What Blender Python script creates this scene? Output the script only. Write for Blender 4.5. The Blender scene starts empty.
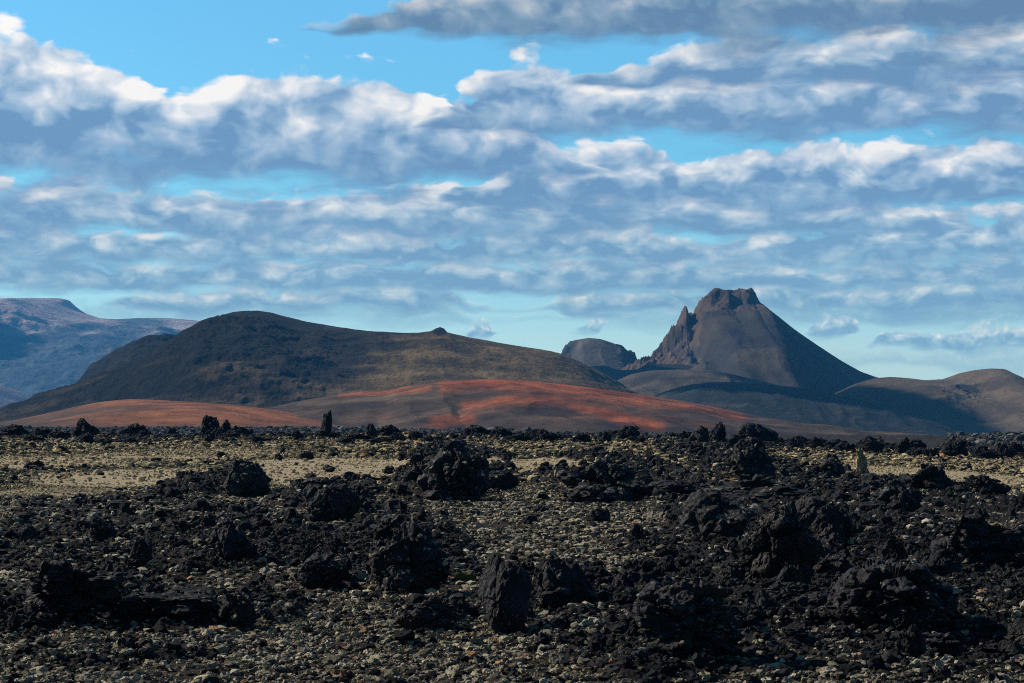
import bpy, math, random
import numpy as np

# ------------------------------------------------------------------ camera, sky, sun
SC = bpy.context.scene
COL = SC.collection
R = math.radians
FPX = 85.0 / 36.0 * 1024.0          # focal length in pixels
PITCH = math.atan((418.0 - 341.5) / FPX)
CAMZ = 3.0

cam_d = bpy.data.cameras.new("camera")
cam_d.lens = 85.0
cam_d.sensor_width = 36.0
cam_d.clip_start = 0.5
cam_d.clip_end = 120000.0
cam = bpy.data.objects.new("camera", cam_d)
COL.objects.link(cam)
cam.location = (0, 0, CAMZ)
cam.rotation_euler = (R(90) + PITCH, 0, 0)
SC.camera = cam

SC.view_settings.view_transform = 'Standard'
SC.view_settings.look = 'None'
SC.view_settings.exposure = 0.0
SC.view_settings.gamma = 1.0
SC.view_settings.use_curve_mapping = False
SC.cycles.max_bounces = 5
SC.cycles.diffuse_bounces = 3
SC.cycles.volume_bounces = 0
SC.cycles.use_denoising = False
SC.cycles.filter_width = 1.1

SUN_EL, SUN_AZ = 34.0, -68.0        # azimuth clockwise from +Y (the view direction)
sun_dir = np.array([math.sin(R(SUN_AZ)) * math.cos(R(SUN_EL)),
                    math.cos(R(SUN_AZ)) * math.cos(R(SUN_EL)), math.sin(R(SUN_EL))])
sun_d = bpy.data.lights.new("sun", 'SUN')
sun_d.energy = 5.0
sun_d.angle = R(0.5)
sun_d.color = (1.0, 0.91, 0.78)
sun = bpy.data.objects.new("sun", sun_d)
COL.objects.link(sun)
from mathutils import Vector
sun.rotation_euler = Vector(-sun_dir).to_track_quat('-Z', 'Y').to_euler()
sun.location = (-300, 100, 300)

SKY_STRENGTH = 0.05
CLEAR_GAIN = 3.1       # the clear sky ahead, through the thin air
HAZE_DENSITY = 7.0e-5


# ------------------------------------------------------------------ node helper
class NB:
    """tiny expression builder over a node tree"""
    def __init__(self, nt):
        self.nt = nt

    def node(self, t, **kw):
        n = self.nt.nodes.new(t)
        for k, v in kw.items():
            setattr(n, k, v)
        return n

    def put(self, sock, v):
        if isinstance(v, E):
            self.nt.links.new(v.s, sock)
        elif isinstance(v, bpy.types.NodeSocket):
            self.nt.links.new(v, sock)
        elif v is not None:
            if hasattr(sock.default_value, '__len__') and len(sock.default_value) == 4 and len(v) == 3:
                v = (*v, 1.0)
            sock.default_value = v

    def m(self, op, a, b=None, c=None, clamp=False):
        n = self.node('ShaderNodeMath', operation=op)
        n.use_clamp = clamp
        for i, v in enumerate((a, b, c)):
            if v is not None:
                self.put(n.inputs[i], v)
        return E(self, n.outputs[0])

    def smooth(self, x, lo, hi, a=0.0, b=1.0):
        n = self.node('ShaderNodeMapRange', interpolation_type='SMOOTHSTEP')
        for i, v in enumerate((x, lo, hi, a, b)):
            self.put(n.inputs[i], v)
        return E(self, n.outputs[0])

    def lin(self, x, lo, hi, a=0.0, b=1.0):
        n = self.node('ShaderNodeMapRange')
        n.clamp = True
        for i, v in enumerate((x, lo, hi, a, b)):
            self.put(n.inputs[i], v)
        return E(self, n.outputs[0])

    def xyz(self, x, y, z):
        n = self.node('ShaderNodeCombineXYZ')
        for i, v in enumerate((x, y, z)):
            self.put(n.inputs[i], v)
        return E(self, n.outputs[0])

    def sep(self, v):
        n = self.node('ShaderNodeSeparateXYZ')
        self.put(n.inputs[0], v)
        return [E(self, o) for o in n.outputs]

    def noise(self, vec, scale=1.0, detail=5.0, rough=0.55, lac=2.0, dist=0.0, color=False, dim='3D'):
        n = self.node('ShaderNodeTexNoise', noise_dimensions=dim)
        self.put(n.inputs['Vector'], vec)
        n.inputs['Scale'].default_value = scale
        n.inputs['Detail'].default_value = detail
        n.inputs['Roughness'].default_value = rough
        n.inputs['Lacunarity'].default_value = lac
        n.inputs['Distortion'].default_value = dist
        return E(self, n.outputs['Color' if color else 0])

    def voro(self, vec, scale=1.0, detail=0.0, rough=0.5, feature='F1', smoothness=None, out='Distance', dim='3D'):
        n = self.node('ShaderNodeTexVoronoi', feature=feature, voronoi_dimensions=dim)
        self.put(n.inputs['Vector'], vec)
        n.inputs['Scale'].default_value = scale
        n.inputs['Detail'].default_value = detail
        n.inputs['Roughness'].default_value = rough
        if smoothness is not None and 'Smoothness' in n.inputs:
            n.inputs['Smoothness'].default_value = smoothness
        return E(self, n.outputs[out])

    def mixc(self, f, a, b, mode='MIX'):
        n = self.node('ShaderNodeMix', data_type='RGBA', blend_type=mode)
        n.clamp_factor = True
        self.put(n.inputs[0], f)
        self.put(n.inputs[6], a)
        self.put(n.inputs[7], b)
        return E(self, n.outputs[2])

    def ramp(self, f, stops, interp='LINEAR'):
        n = self.node('ShaderNodeValToRGB')
        cr = n.color_ramp
        cr.interpolation = interp
        while len(cr.elements) < len(stops):
            cr.elements.new(0.5)
        for e, (p, c) in zip(cr.elements, stops):
            e.position = p
            e.color = (*c, 1.0)
        self.put(n.inputs[0], f)
        return E(self, n.outputs[0])

    def curve(self, x, pts):
        n = self.node('ShaderNodeFloatCurve')
        c = n.mapping.curves[0]
        pts = sorted(pts)
        while len(c.points) < len(pts):
            c.points.new(0.5, 0.5)
        for p, (a, b) in zip(c.points, pts):
            p.location = (a, b)
        n.mapping.update()
        self.put(n.inputs['Value'], x)
        return E(self, n.outputs[0])


class E:
    def __init__(self, nb, s):
        self.nb, self.s = nb, s
    def __add__(self, o): return self.nb.m('ADD', self, o)
    __radd__ = __add__
    def __sub__(self, o): return self.nb.m('SUBTRACT', self, o)
    def __rsub__(self, o): return self.nb.m('SUBTRACT', o, self)
    def __mul__(self, o): return self.nb.m('MULTIPLY', self, o)
    __rmul__ = __mul__
    def __truediv__(self, o): return self.nb.m('DIVIDE', self, o)


# ------------------------------------------------------------------ the sky: clear daylight all round, banks of cumulus ahead
SKY_TINT = (0.46, 0.88, 1.06)
SKY_R = 75000.0


def clear_sky(b, vec=None):
    n = b.node('ShaderNodeTexSky', sky_type='NISHITA')
    n.sun_disc = False
    n.sun_elevation = R(SUN_EL)
    n.sun_rotation = R(SUN_AZ) % (2 * math.pi)
    n.altitude = 300
    n.air_density = 1.0
    n.dust_density = 0.3
    n.ozone_density = 2.0
    if vec is not None:
        b.put(n.inputs[0], vec)
    return E(b, n.outputs[0])


world = bpy.data.worlds.new("World")
SC.world = world
world.use_nodes = True
wt = world.node_tree
wt.nodes.clear()
nb = NB(wt)
out = nb.node('ShaderNodeOutputWorld')
bg = nb.node('ShaderNodeBackground')
wt.links.new(bg.outputs[0], out.inputs[0])
bg.inputs[1].default_value = SKY_STRENGTH
wt.links.new(nb.mixc(1.0, clear_sky(nb), SKY_TINT, 'MULTIPLY').s, bg.inputs[0])
world.cycles.sampling_method = 'MANUAL'
world.cycles.sample_map_resolution = 256

M_SKY = bpy.data.materials.new("cloudy_sky")
M_SKY.use_nodes = True
st_ = M_SKY.node_tree
st_.nodes.clear()
M_SKY.cycles.emission_sampling = 'NONE'
nb = NB(st_)
out = nb.node('ShaderNodeOutputMaterial')
em = nb.node('ShaderNodeEmission')
st_.links.new(em.outputs[0], out.inputs[0])
sg = nb.node('ShaderNodeNewGeometry')
nv = nb.node('ShaderNodeVectorMath', operation='NORMALIZE')
nb.put(nv.inputs[0], sg.outputs['Position'])
dx, dy, dz = nb.sep(E(nb, nv.outputs[0]))
az = nb.m('ARCTAN2', dx, dy)                       # 0 along +Y, + towards +X
el = nb.m('ARCSINE', dz)
U = az * FPX                                       # angles in units of about 0.024 degrees
V = el * FPX
warp = nb.sep(nb.noise(nb.xyz(U * (1 / 80.0), V * (1 / 40.0), 0.0), 1.0, 3.0, 0.5, color=True, dim='2D'))
Uw = U + (warp[0] - 0.5) * 44.0
Vw = V + (warp[1] - 0.5) * 20.0


def ang(px, py):
    return math.atan((px - 512.0) / FPX) * FPX, math.atan((418.0 - py) / FPX) * FPX


skyv = nb.xyz(dx, dy, nb.m('MAXIMUM', dz, 0.02))
base_sky = nb.mixc(1.0, clear_sky(nb, skyv), SKY_TINT, 'MULTIPLY')
scn = nb.node('ShaderNodeVectorMath', operation='SCALE')
nb.put(scn.inputs[0], nb.mixc(1.0, base_sky, nb.mixc(nb.smooth(el, R(0.8), R(6.5)), (1.08, 0.80, 0.98), (0.90, 1.0, 1.0)), 'MULTIPLY'))
nb.put(scn.inputs['Scale'], nb.smooth(el, R(0.5), R(7.0), 1.15, 1.0) * (SKY_STRENGTH * CLEAR_GAIN))
cur = E(nb, scn.outputs[0])
fine = nb.noise(nb.xyz(Uw * (1 / 14.0), Vw * (1 / 11.0), 0.0), 1.0, 4.0, 0.6, dim='2D')


def cloud_bank(cur, seed, base_y, tops, lump=60.0, haze=0.0, bright=1.0, soft=0.22, amp=0.8, contrast=1.0, squash=0.75, dens=1.0):
    """one bank of cumulus seen from the side: a flat base at one elevation and lumpy tops of varied height"""
    b0 = ang(512, base_y)[1]
    hmax = max(base_y - t for _, t in tops) + 1.0
    lo, hi = -600.0, 600.0
    pts = [(min(1, max(0, (ang(x, base_y)[0] - lo) / (hi - lo))), max(0.0, (base_y - t) / hmax)) for x, t in tops]
    nlow = nb.noise(nb.xyz(Uw * (1 / 110.0) + seed * 7.7, Vw * (1 / 26.0) + seed * 3.3, 0.0), 1.0, 5.0, 0.5, dim='2D')
    H = nb.curve(nb.lin(Uw + (warp[2] - 0.5) * 60.0, lo, hi), pts) * hmax * (nlow * 0.7 + 0.65)
    h = (Vw - b0) / nb.m('MAXIMUM', H, 3.0)

    def bil(du, dv):
        p = nb.xyz((Uw + (du + seed * 613.0)) * (1.0 / lump), (Vw + (dv + seed * 431.0)) * (1.0 / (squash * lump)), 0.0)
        n1 = nb.noise(p, 0.85, 8.0, 0.55, dim='2D')
        v1 = nb.voro(p, 2.1, 2.0, 0.55, 'SMOOTH_F1', 0.5, dim='2D')
        return n1 * 0.9 + (0.62 - v1) * 0.40
    b = bil(0.0, 0.0)
    bo = bil(-lump * 0.14, lump * 0.20)            # a step towards the sun
    d = (1.0 - h) + (b - 0.42) * amp
    a_top = nb.smooth(d, 0.0, soft)
    a_bot = nb.smooth(h + (nlow - 0.5) * 0.9, -0.38, 0.12)
    pres = nb.smooth(H + (nlow - 0.5) * 16.0, 2.0, 16.0)
    alpha = a_top * a_bot * pres * dens
    light = nb.smooth(h + (b - 0.5) * 0.45 + (nlow - 0.5) * 0.3, -0.10, 1.05) * 0.72 + (b - bo) * (1.05 * contrast) * nb.smooth(h, 0.0, 0.5, 0.4, 1.0) \
        + nb.smooth(d, 0.0, 0.40, 0.10, 0.0) + (nlow - 0.5) * 0.16 + (fine - 0.5) * 0.20 + 0.03
    k = bright
    c = nb.ramp(light, [(0.0, (0.16 * k, 0.29 * k, 0.48 * k)), (0.20, (0.25 * k, 0.40 * k, 0.57 * k)),
                        (0.45, (0.43 * k, 0.55 * k, 0.68 * k)), (0.70, (0.66 * k, 0.72 * k, 0.78 * k)),
                        (1.0, (0.98 * k, 0.95 * k, 0.90 * k))])
    c = nb.mixc(haze, c, (0.36, 0.60, 0.80))
    return nb.mixc(alpha, cur, c)


# far banks first, near banks over them; (column, row) pairs name the tops of each bank
cur = cloud_bank(cur, 12, 368, [(-60, 368), (780, 368), (810, 352), (850, 344), (900, 348), (960, 340), (1024, 338), (1100, 336)], 36, 0.55, 1.05, 0.7, 1.0, 1.2, dens=0.55)
cur = cloud_bank(cur, 13, 322, [(-60, 300), (60, 300), (110, 292), (180, 300), (300, 296), (420, 300), (520, 312), (580, 302), (700, 298), (820, 304), (900, 300), (1024, 300), (1100, 300)], 36, 0.5, 1.05, 0.7, 1.0, 1.2, dens=0.55)
cur = cloud_bank(cur, 1, 331, [(-60, 331), (440, 331), (465, 322), (488, 311), (506, 320), (524, 331), (560, 331), (585, 316),
                               (606, 320), (618, 331), (800, 331), (835, 314), (862, 331), (1100, 331)], 26, 0.25, 1.35, 0.6, 1.1)
cur = cloud_bank(cur, 2, 347, [(-60, 347), (860, 347), (885, 334), (915, 322), (940, 334), (955, 330), (985, 318), (1024, 322),
                               (1100, 325)], 34, 0.25, 1.3, 0.5, 1.1)
cur = cloud_bank(cur, 3, 309, [(-60, 292), (20, 296), (60, 309), (100, 298), (125, 290), (170, 287), (240, 284), (320, 284), (400, 280),
                               (470, 292), (520, 303), (560, 288), (620, 282), (700, 284), (800, 280), (900, 278), (1000, 274),
                               (1100, 274)], 66, 0.24, 1.22, 0.5, 0.9, 1.1, 0.5)
cur = cloud_bank(cur, 4, 288, [(-60, 246), (60, 250), (160, 262), (260, 255), (380, 246), (470, 258), (560, 256), (680, 250),
                               (800, 262), (900, 252), (1000, 246), (1100, 250)], 78, 0.18, 1.22, 0.34, 0.95, 1.2, 0.5)
cur = cloud_bank(cur, 5, 262, [(-60, 216), (60, 222), (160, 232), (260, 196), (310, 214), (400, 226), (500, 214), (600, 222),
                               (720, 230), (800, 218), (880, 196), (960, 200), (985, 214), (1010, 206), (1100, 212)], 84, 0.12, 1.22, 0.3, 0.9, 1.25, 0.52)
cur = cloud_bank(cur, 6, 232, [(-60, 176), (60, 180), (180, 186), (280, 190), (380, 180), (440, 172), (520, 190), (600, 184),
                               (700, 176), (800, 190), (870, 200), (930, 206), (985, 232), (1100, 232)], 92, 0.08, 1.2, 0.28, 0.9, 1.25, 0.52)
cur = cloud_bank(cur, 7, 202, [(-60, 202), (400, 202), (450, 190), (495, 172), (540, 152), (590, 144), (640, 142), (690, 150), (760, 142), (820, 130),
                               (870, 146), (940, 142), (1024, 142), (1100, 142)], 92, 0.03, 1.22, 0.18, 0.75, 1.25, 0.6)
cur = cloud_bank(cur, 8, 174, [(-90, 22), (0, 22), (40, 34), (90, 54), (150, 72), (200, 78), (250, 56), (310, 52), (360, 66), (410, 84),
                               (440, 98), (480, 112), (530, 124), (570, 142), (610, 164), (640, 174), (1100, 174)], 110, 0.02, 1.24, 0.14, 0.62, 1.25)
cur = cloud_bank(cur, 9, 128, [(-90, 128), (385, 128), (425, 116), (460, 92), (495, 66), (535, 50), (570, 66), (640, 78), (720, 70), (800, 80),
                               (900, 70), (1000, 66), (1100, 60)], 100, 0.03, 1.18, 0.2, 0.8, 1.2, 0.6)
cur = cloud_bank(cur, 10, 84, [(-90, 84), (520, 84), (580, 74), (630, 58), (680, 38), (720, 32), (800, 40), (860, 30), (960, 24), (1024, 26),
                               (1100, 20)], 110, 0.04, 1.1, 0.28, 0.9, 1.1, 0.5)
cur = cloud_bank(cur, 11, 30, [(-90, 30), (270, 30), (330, 18), (420, -12), (500, -30), (600, -40), (800, -50), (1024, -60), (1100, -60)], 90, 0.06, 0.82,
                 0.3, 0.9)
cur = nb.mixc(1.0, cur, nb.mixc(nb.smooth(el, R(0.8), R(6.5)), (1.95, 1.78, 1.34), (1.06, 1.03, 1.0)), 'MULTIPLY')
st_.links.new(cur.s, em.inputs[0])
em.inputs[1].default_value = 1.0


# ------------------------------------------------------------------ numpy noise
_rng = np.random.RandomState(7)
_perm = _rng.permutation(512).astype(np.int64)
_perm = np.concatenate([_perm, _perm, _perm])
_gr = _rng.normal(size=(512, 3))
_gr = (_gr / np.linalg.norm(_gr, axis=1, keepdims=True)).astype(np.float32)


def pn(x, y, z=0.0):
    """gradient noise, about -1..1"""
    x = np.asarray(x, np.float64); y = np.asarray(y, np.float64)
    z = np.zeros_like(x) + z
    xi = np.floor(x); yi = np.floor(y); zi = np.floor(z)
    xf = (x - xi).astype(np.float32); yf = (y - yi).astype(np.float32); zf = (z - zi).astype(np.float32)
    xi = xi.astype(np.int64) & 511; yi = yi.astype(np.int64) & 511; zi = zi.astype(np.int64) & 511
    u = xf * xf * xf * (xf * (xf * 6 - 15) + 10)
    v = yf * yf * yf * (yf * (yf * 6 - 15) + 10)
    w = zf * zf * zf * (zf * (zf * 6 - 15) + 10)

    def g(ix, iy, iz, fx, fy, fz):
        q = _gr[_perm[(_perm[(_perm[ix & 511] + iy) & 511] + iz) & 511]]
        return q[..., 0] * fx + q[..., 1] * fy + q[..., 2] * fz
    r = 0
    for cx in (0, 1):
        for cy in (0, 1):
            for cz in (0, 1):
                wgt = (u if cx else 1 - u) * (v if cy else 1 - v) * (w if cz else 1 - w)
                r = r + wgt * g(xi + cx, yi + cy, zi + cz, xf - cx, yf - cy, zf - cz)
    return r * 1.5


def fbm(x, y, z=0.0, octv=5, gain=0.5, lac=2.03):
    s = 0; a = 1.0; t = 0
    for i in range(octv):
        s = s + a * pn(x, y, z + 17.3 * i); t += a
        x = x * lac + 11.7; y = y * lac + 5.3
        z = z * lac if not np.isscalar(z) else z
        a *= gain
    return s / t


def ridged(x, y, z=0.0, octv=5, gain=0.55, lac=2.07):
    s = 0; a = 1.0; t = 0
    for i in range(octv):
        n = 1 - np.abs(pn(x, y, z + 9.1 * i)) * 1.6
        s = s + a * n; t += a
        x = x * lac + 3.7; y = y * lac + 8.3
        z = z * lac if not np.isscalar(z) else z
        a *= gain
    return s / t


def sstep(x, a, b):
    t = np.clip((x - a) / (b - a), 0, 1)
    return t * t * (3 - 2 * t)


def ray(px, py):
    """world direction through a point of the photograph, scaled to y = 1"""
    a = (px - 512.0) / FPX; b = (341.5 - py) / FPX
    c, s = math.cos(PITCH), math.sin(PITCH)
    y = c - b * s; z = s + b * c
    return a / y, z / y


def mesh_np(name, verts, faces, mat, smooth=True, attrs=None, parent=None, cols=None, fsize=None):
    me = bpy.data.meshes.new(name)
    verts = np.ascontiguousarray(verts, np.float32)
    faces = np.ascontiguousarray(faces, np.int32)
    k = faces.shape[1]
    me.vertices.add(len(verts)); me.vertices.foreach_set('co', verts.ravel())
    me.loops.add(faces.size); me.loops.foreach_set('vertex_index', faces.ravel())
    me.polygons.add(len(faces))
    me.polygons.foreach_set('loop_start', np.arange(0, faces.size, k, dtype=np.int32))
    me.polygons.foreach_set('use_smooth', np.full(len(faces), smooth))
    me.update(calc_edges=True)
    if attrs:
        for an, av in attrs.items():
            at = me.attributes.new(an, 'FLOAT', 'POINT')
            at.data.foreach_set('value', np.ascontiguousarray(av, np.float32).ravel())
    if cols is not None:
        at = me.attributes.new('tint', 'FLOAT_COLOR', 'POINT')
        c4 = np.ones((len(verts), 4), np.float32); c4[:, :3] = cols
        at.data.foreach_set('color', c4.ravel())
    me.materials.append(mat)
    o = bpy.data.objects.new(name, me)
    COL.objects.link(o)
    if parent:
        o.parent = parent
    return o


def tag(o, label=None, cat=None, group=None, kind=None):
    for k, v in (('label', label), ('category', cat), ('group', group), ('kind', kind)):
        if v:
            o[k] = v
    return o


def grid_faces(nr, nc, wrap=False):
    i = np.arange(nr - 1)[:, None] * nc
    if wrap:
        j = np.arange(nc)[None]; j2 = (j + 1) % nc
    else:
        j = np.arange(nc - 1)[None]; j2 = j + 1
    return np.stack([(i + j), (i + j2), (i + nc + j2), (i + nc + j)], -1).reshape(-1, 4)


# ------------------------------------------------------------------ the sky dome ahead
_a = np.radians(np.linspace(-48, 48, 60)); _e = np.radians(np.linspace(-3, 24, 20))
_E, _A = np.meshgrid(_e, _a, indexing='ij')
skyo = mesh_np("sky", np.stack([SKY_R * np.cos(_E) * np.sin(_A), SKY_R * np.cos(_E) * np.cos(_A), SKY_R * np.sin(_E)], -1).reshape(-1, 3),
               grid_faces(20, 60)[:, ::-1], M_SKY, True)
tag(skyo, "blue sky with long banks of grey and white cumulus", "sky", None, 'structure')


# ------------------------------------------------------------------ materials
def new_mat(name):
    m = bpy.data.materials.new(name)
    m.use_nodes = True
    nt = m.node_tree
    nt.nodes.clear()
    b = NB(nt)
    o = b.node('ShaderNodeOutputMaterial')
    p = b.node('ShaderNodeBsdfPrincipled')
    nt.links.new(p.outputs[0], o.inputs[0])
    return m, b, p


def attr(b, name, out='Fac'):
    n = b.node('ShaderNodeAttribute', attribute_name=name)
    return E(b, n.outputs[out])


def bump(b, p, h, strength, dist, prev=None):
    n = b.node('ShaderNodeBump')
    n.inputs['Strength'].default_value = strength
    n.inputs['Distance'].default_value = dist
    b.put(n.inputs['Height'], h)
    if prev is not None:
        b.nt.links.new(prev, n.inputs['Normal'])
    b.nt.links.new(n.outputs[0], p.inputs['Normal'])
    return n.outputs[0]


def hill_material(name, scale, speck=0.35, bdist=3.0, bstr=0.6, stretch=(1, 1, 1)):
    m, b, p = new_mat(name)
    g = b.node('ShaderNodeNewGeometry')
    mp = b.node('ShaderNodeMapping')
    b.put(mp.inputs[0], g.outputs['Position'])
    mp.inputs['Scale'].default_value = stretch
    pos = E(b, mp.outputs[0])
    n1 = b.noise(pos, 1.0 / scale, 7.0, 0.68)
    n2 = b.noise(pos, 1.0 / (scale * 0.22), 5.0, 0.7)
    n3 = b.voro(pos, 1.0 / (scale * 0.16), 1.0, 0.6)
    f = (n1 - 0.5) * 1.6 + (n2 - 0.5) * 1.5 + (n3 - 0.4) * 0.5
    mul = f * speck + 1.0
    cc = b.node('ShaderNodeVectorMath', operation='SCALE')
    b.put(cc.inputs[0], attr(b, 'tint', 'Color'))
    b.put(cc.inputs['Scale'], b.m('MAXIMUM', mul, 0.25))
    b.nt.links.new(cc.outputs[0], p.inputs['Base Color'])
    p.inputs['Roughness'].default_value = 0.95
    p.inputs['Specular IOR Level'].default_value = 0.1
    bump(b, p, n1 * 1.0 + n2 * 0.5, bstr, bdist)
    return m


def rock_material(name, lichen=0.5, base=(0.020, 0.021, 0.026), rust=0.3, scale=1.0):
    m, b, p = new_mat(name)
    tcn = b.node('ShaderNodeTexCoord')
    oi = b.node('ShaderNodeObjectInfo')
    pos0 = E(b, tcn.outputs['Object'])
    off = b.node('ShaderNodeVectorMath', operation='ADD')
    b.put(off.inputs[0], pos0)
    b.put(off.inputs[1], b.xyz(E(b, oi.outputs['Random']) * 37.0, E(b, oi.outputs['Random']) * 91.0, 0.0))
    pos = E(b, off.outputs[0])
    g = b.node('ShaderNodeNewGeometry')
    nz = b.sep(E(b, g.outputs['Normal']))[2]
    n1 = b.noise(pos, 2.2 * scale, 6.0, 0.65)
    n2 = b.noise(pos, 9.0 * scale, 5.0, 0.7)
    c = b.ramp(n1 * 0.5 + n2 * 0.5, [(0.34, tuple(v * 0.35 for v in base)), (0.5, base), (0.64, tuple(v * 3.2 for v in base))])
    r_ = b.smooth(b.noise(pos, 1.3 * scale, 4.0, 0.6), 0.50, 0.66) * rust
    c = b.mixc(r_, c, (0.055, 0.030, 0.018))
    v = b.voro(pos, 13.0 * scale, 1.0, 0.6)
    patch = b.noise(pos, 1.9 * scale, 3.0, 0.6)
    li = b.smooth(v + (0.52 - patch) * 1.3, 0.52, 0.36) * b.smooth(nz + (n2 - 0.5) * 1.4, -0.15, 0.4) * lichen
    lc = b.mixc(b.noise(pos, 30.0, 2.0), (0.14, 0.135, 0.105), (0.30, 0.29, 0.25))
    c = b.mixc(li, c, lc)
    b.put(p.inputs['Base Color'], c)
    p.inputs['Roughness'].default_value = 0.72
    p.inputs['Specular IOR Level'].default_value = 0.22
    bump(b, p, n1 * 0.6 + n2 * 0.6 + v * 0.3, 0.9, 0.07)
    return m


M_ROCK = rock_material("basalt", 0.9, (0.016, 0.0162, 0.018), 0.5)
M_ROCK_DARK = rock_material("bare_basalt", 0.60, (0.011, 0.0115, 0.014), 0.30)
M_ROCK_PALE = rock_material("lichen_covered_basalt", 0.9, (0.34, 0.25, 0.14), 0.2)
M_SKY_ROCK = rock_material("skyline_basalt", 0.06, (0.007, 0.007, 0.009), 0.1)

# ground
M_GROUND, gb, gp = new_mat("lava_field_soil")
gg = gb.node('ShaderNodeNewGeometry')
gpos = E(gb, gg.outputs['Position'])
out_a = attr(gb, 'outcrop'); sand_a = attr(gb, 'sand'); far_a = attr(gb, 'far')
gn1 = gb.noise(gpos, 0.9, 7.0, 0.68)
gn2 = gb.noise(gpos, 6.0, 5.0, 0.7)
gv = gb.voro(gpos, 9.0, 1.0, 0.6)
gvf = gb.voro(gpos, 2.6, 1.5, 0.6)
soil = gb.ramp(gn1 * 0.5 + gn2 * 0.5, [(0.35, (0.010, 0.008, 0.006)), (0.5, (0.026, 0.020, 0.014)), (0.66, (0.06, 0.042, 0.026))])
red = gb.smooth(gb.noise(gpos, 0.22, 4.0, 0.6), 0.55, 0.66)
soil = gb.mixc(red * 0.7, soil, (0.055, 0.024, 0.014))
lava = gb.ramp(gn1 * 0.5 + gn2 * 0.5, [(0.35, (0.005, 0.005, 0.007)), (0.5, (0.012, 0.0125, 0.015)), (0.68, (0.04, 0.04, 0.045))])
col = gb.mixc(out_a, soil, lava)
peb = gb.smooth(gv + (0.5 - gn1) * 0.9, 0.44, 0.26) * gb.m('SUBTRACT', 1.0, out_a * 0.75)
col = gb.mixc(peb * 0.75, col, gb.mixc(gn2, (0.10, 0.09, 0.065), (0.28, 0.265, 0.215)))
sandc = gb.mixc(gb.smooth(gvf + (gn2 - 0.5) * 0.5, 0.15, 0.5), (0.60, 0.50, 0.32), (0.40, 0.32, 0.20))
col = gb.mixc(gb.smooth(sand_a + (gn1 - 0.5) * 0.7, 0.3, 0.6), col, sandc)
fv = gb.voro(gpos, 0.35, 1.5, 0.6)
fn = gb.noise(gpos, 0.12, 6.0, 0.7)
farc = gb.mixc(gb.smooth(fv + (fn - 0.5) * 1.0, 0.25, 0.55), (0.15, 0.14, 0.13), (0.03, 0.028, 0.028))
col = gb.mixc(far_a, col, farc)
gb.put(gp.inputs['Base Color'], col)
gp.inputs['Roughness'].default_value = 0.95
gp.inputs['Specular IOR Level'].default_value = 0.1
bump(gb, gp, gn1 * 0.6 + gn2 * 0.5 + gv * 0.3, 0.9, 0.10)

# pebbles
M_PEB, pb, pp = new_mat("lichen_crusted_stone")
pt = attr(pb, 'tint', 'Color')
pg_ = pb.node('ShaderNodeNewGeometry')
pnz = pb.noise(E(pb, pg_.outputs['Position']), 42.0, 5.0, 0.75)
cc = pb.node('ShaderNodeVectorMath', operation='SCALE')
pb.put(cc.inputs[0], pt); pb.put(cc.inputs['Scale'], pb.lin(pnz, 0.32, 0.68, 0.15, 1.6))
pb.nt.links.new(cc.outputs[0], pp.inputs['Base Color'])
pp.inputs['Roughness'].default_value = 0.95
pp.inputs['Specular IOR Level'].default_value = 0.1
bump(pb, pp, pnz, 1.0, 0.05)

M_RUB, rb_, rp_ = new_mat("clinker_rubble")
rt_ = attr(rb_, 'tint', 'Color')
rg_ = rb_.node('ShaderNodeNewGeometry')
rpos = E(rb_, rg_.outputs['Position'])
rn1 = rb_.noise(rpos, 9.0, 6.0, 0.72)
rn2 = rb_.noise(rpos, 1.1, 4.0, 0.6)
rv_ = rb_.voro(rpos, 8.0, 1.5, 0.6)
rz_ = rb_.sep(E(rb_, rg_.outputs['Normal']))[2]
rsc = rb_.node('ShaderNodeVectorMath', operation='SCALE')
rb_.put(rsc.inputs[0], rt_); rb_.put(rsc.inputs['Scale'], rb_.lin(rn1, 0.3, 0.7, 0.3, 1.9))
rli = rb_.smooth(rv_ + (0.5 - rn2) * 1.4, 0.46, 0.30) * rb_.smooth(rz_ + (rn1 - 0.5) * 1.6, -0.1, 0.5)
rb_.put(rp_.inputs['Base Color'], rb_.mixc(rli * 0.8, rsc.outputs[0], rb_.mixc(rn1, (0.10, 0.095, 0.075), (0.36, 0.34, 0.28))))
rp_.inputs['Roughness'].default_value = 0.8
rp_.inputs['Specular IOR Level'].default_value = 0.2
bump(rb_, rp_, rn1 + rv_ * 0.4, 1.0, 0.08)

M_MOSS, mb, mp_ = new_mat("yellow_moss")
mg = mb.node('ShaderNodeNewGeometry')
mn = mb.noise(E(mb, mg.outputs['Position']), 22.0, 5.0, 0.7)
mb.put(mp_.inputs['Base Color'], mb.ramp(mn, [(0.3, (0.05, 0.04, 0.008)), (0.6, (0.16, 0.13, 0.02)), (0.8, (0.25, 0.22, 0.05))]))
mp_.inputs['Roughness'].default_value = 1.0
bump(mb, mp_, mn, 1.0, 0.05)


# ------------------------------------------------------------------ ground
def base_height(x, y):
    d = np.maximum(np.hypot(x, y), 0)
    side = x / np.maximum(d, 1)
    crest = 1.05 - 1.25 * sstep(side, 0.02, 0.22)
    crest = crest + 0.55 * fbm(x / 13.0, x * 0 + 2.2, 3.3, 3) * sstep(d, 120, 200)
    z = crest * sstep(d, 45, 205) - (crest + 0.4) * sstep(d, 215, 330)
    z = z - sstep(d, 400, 1500) * (1.0 + 15.0 * sstep(side, -0.10, 0.18))
    return z


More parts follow.
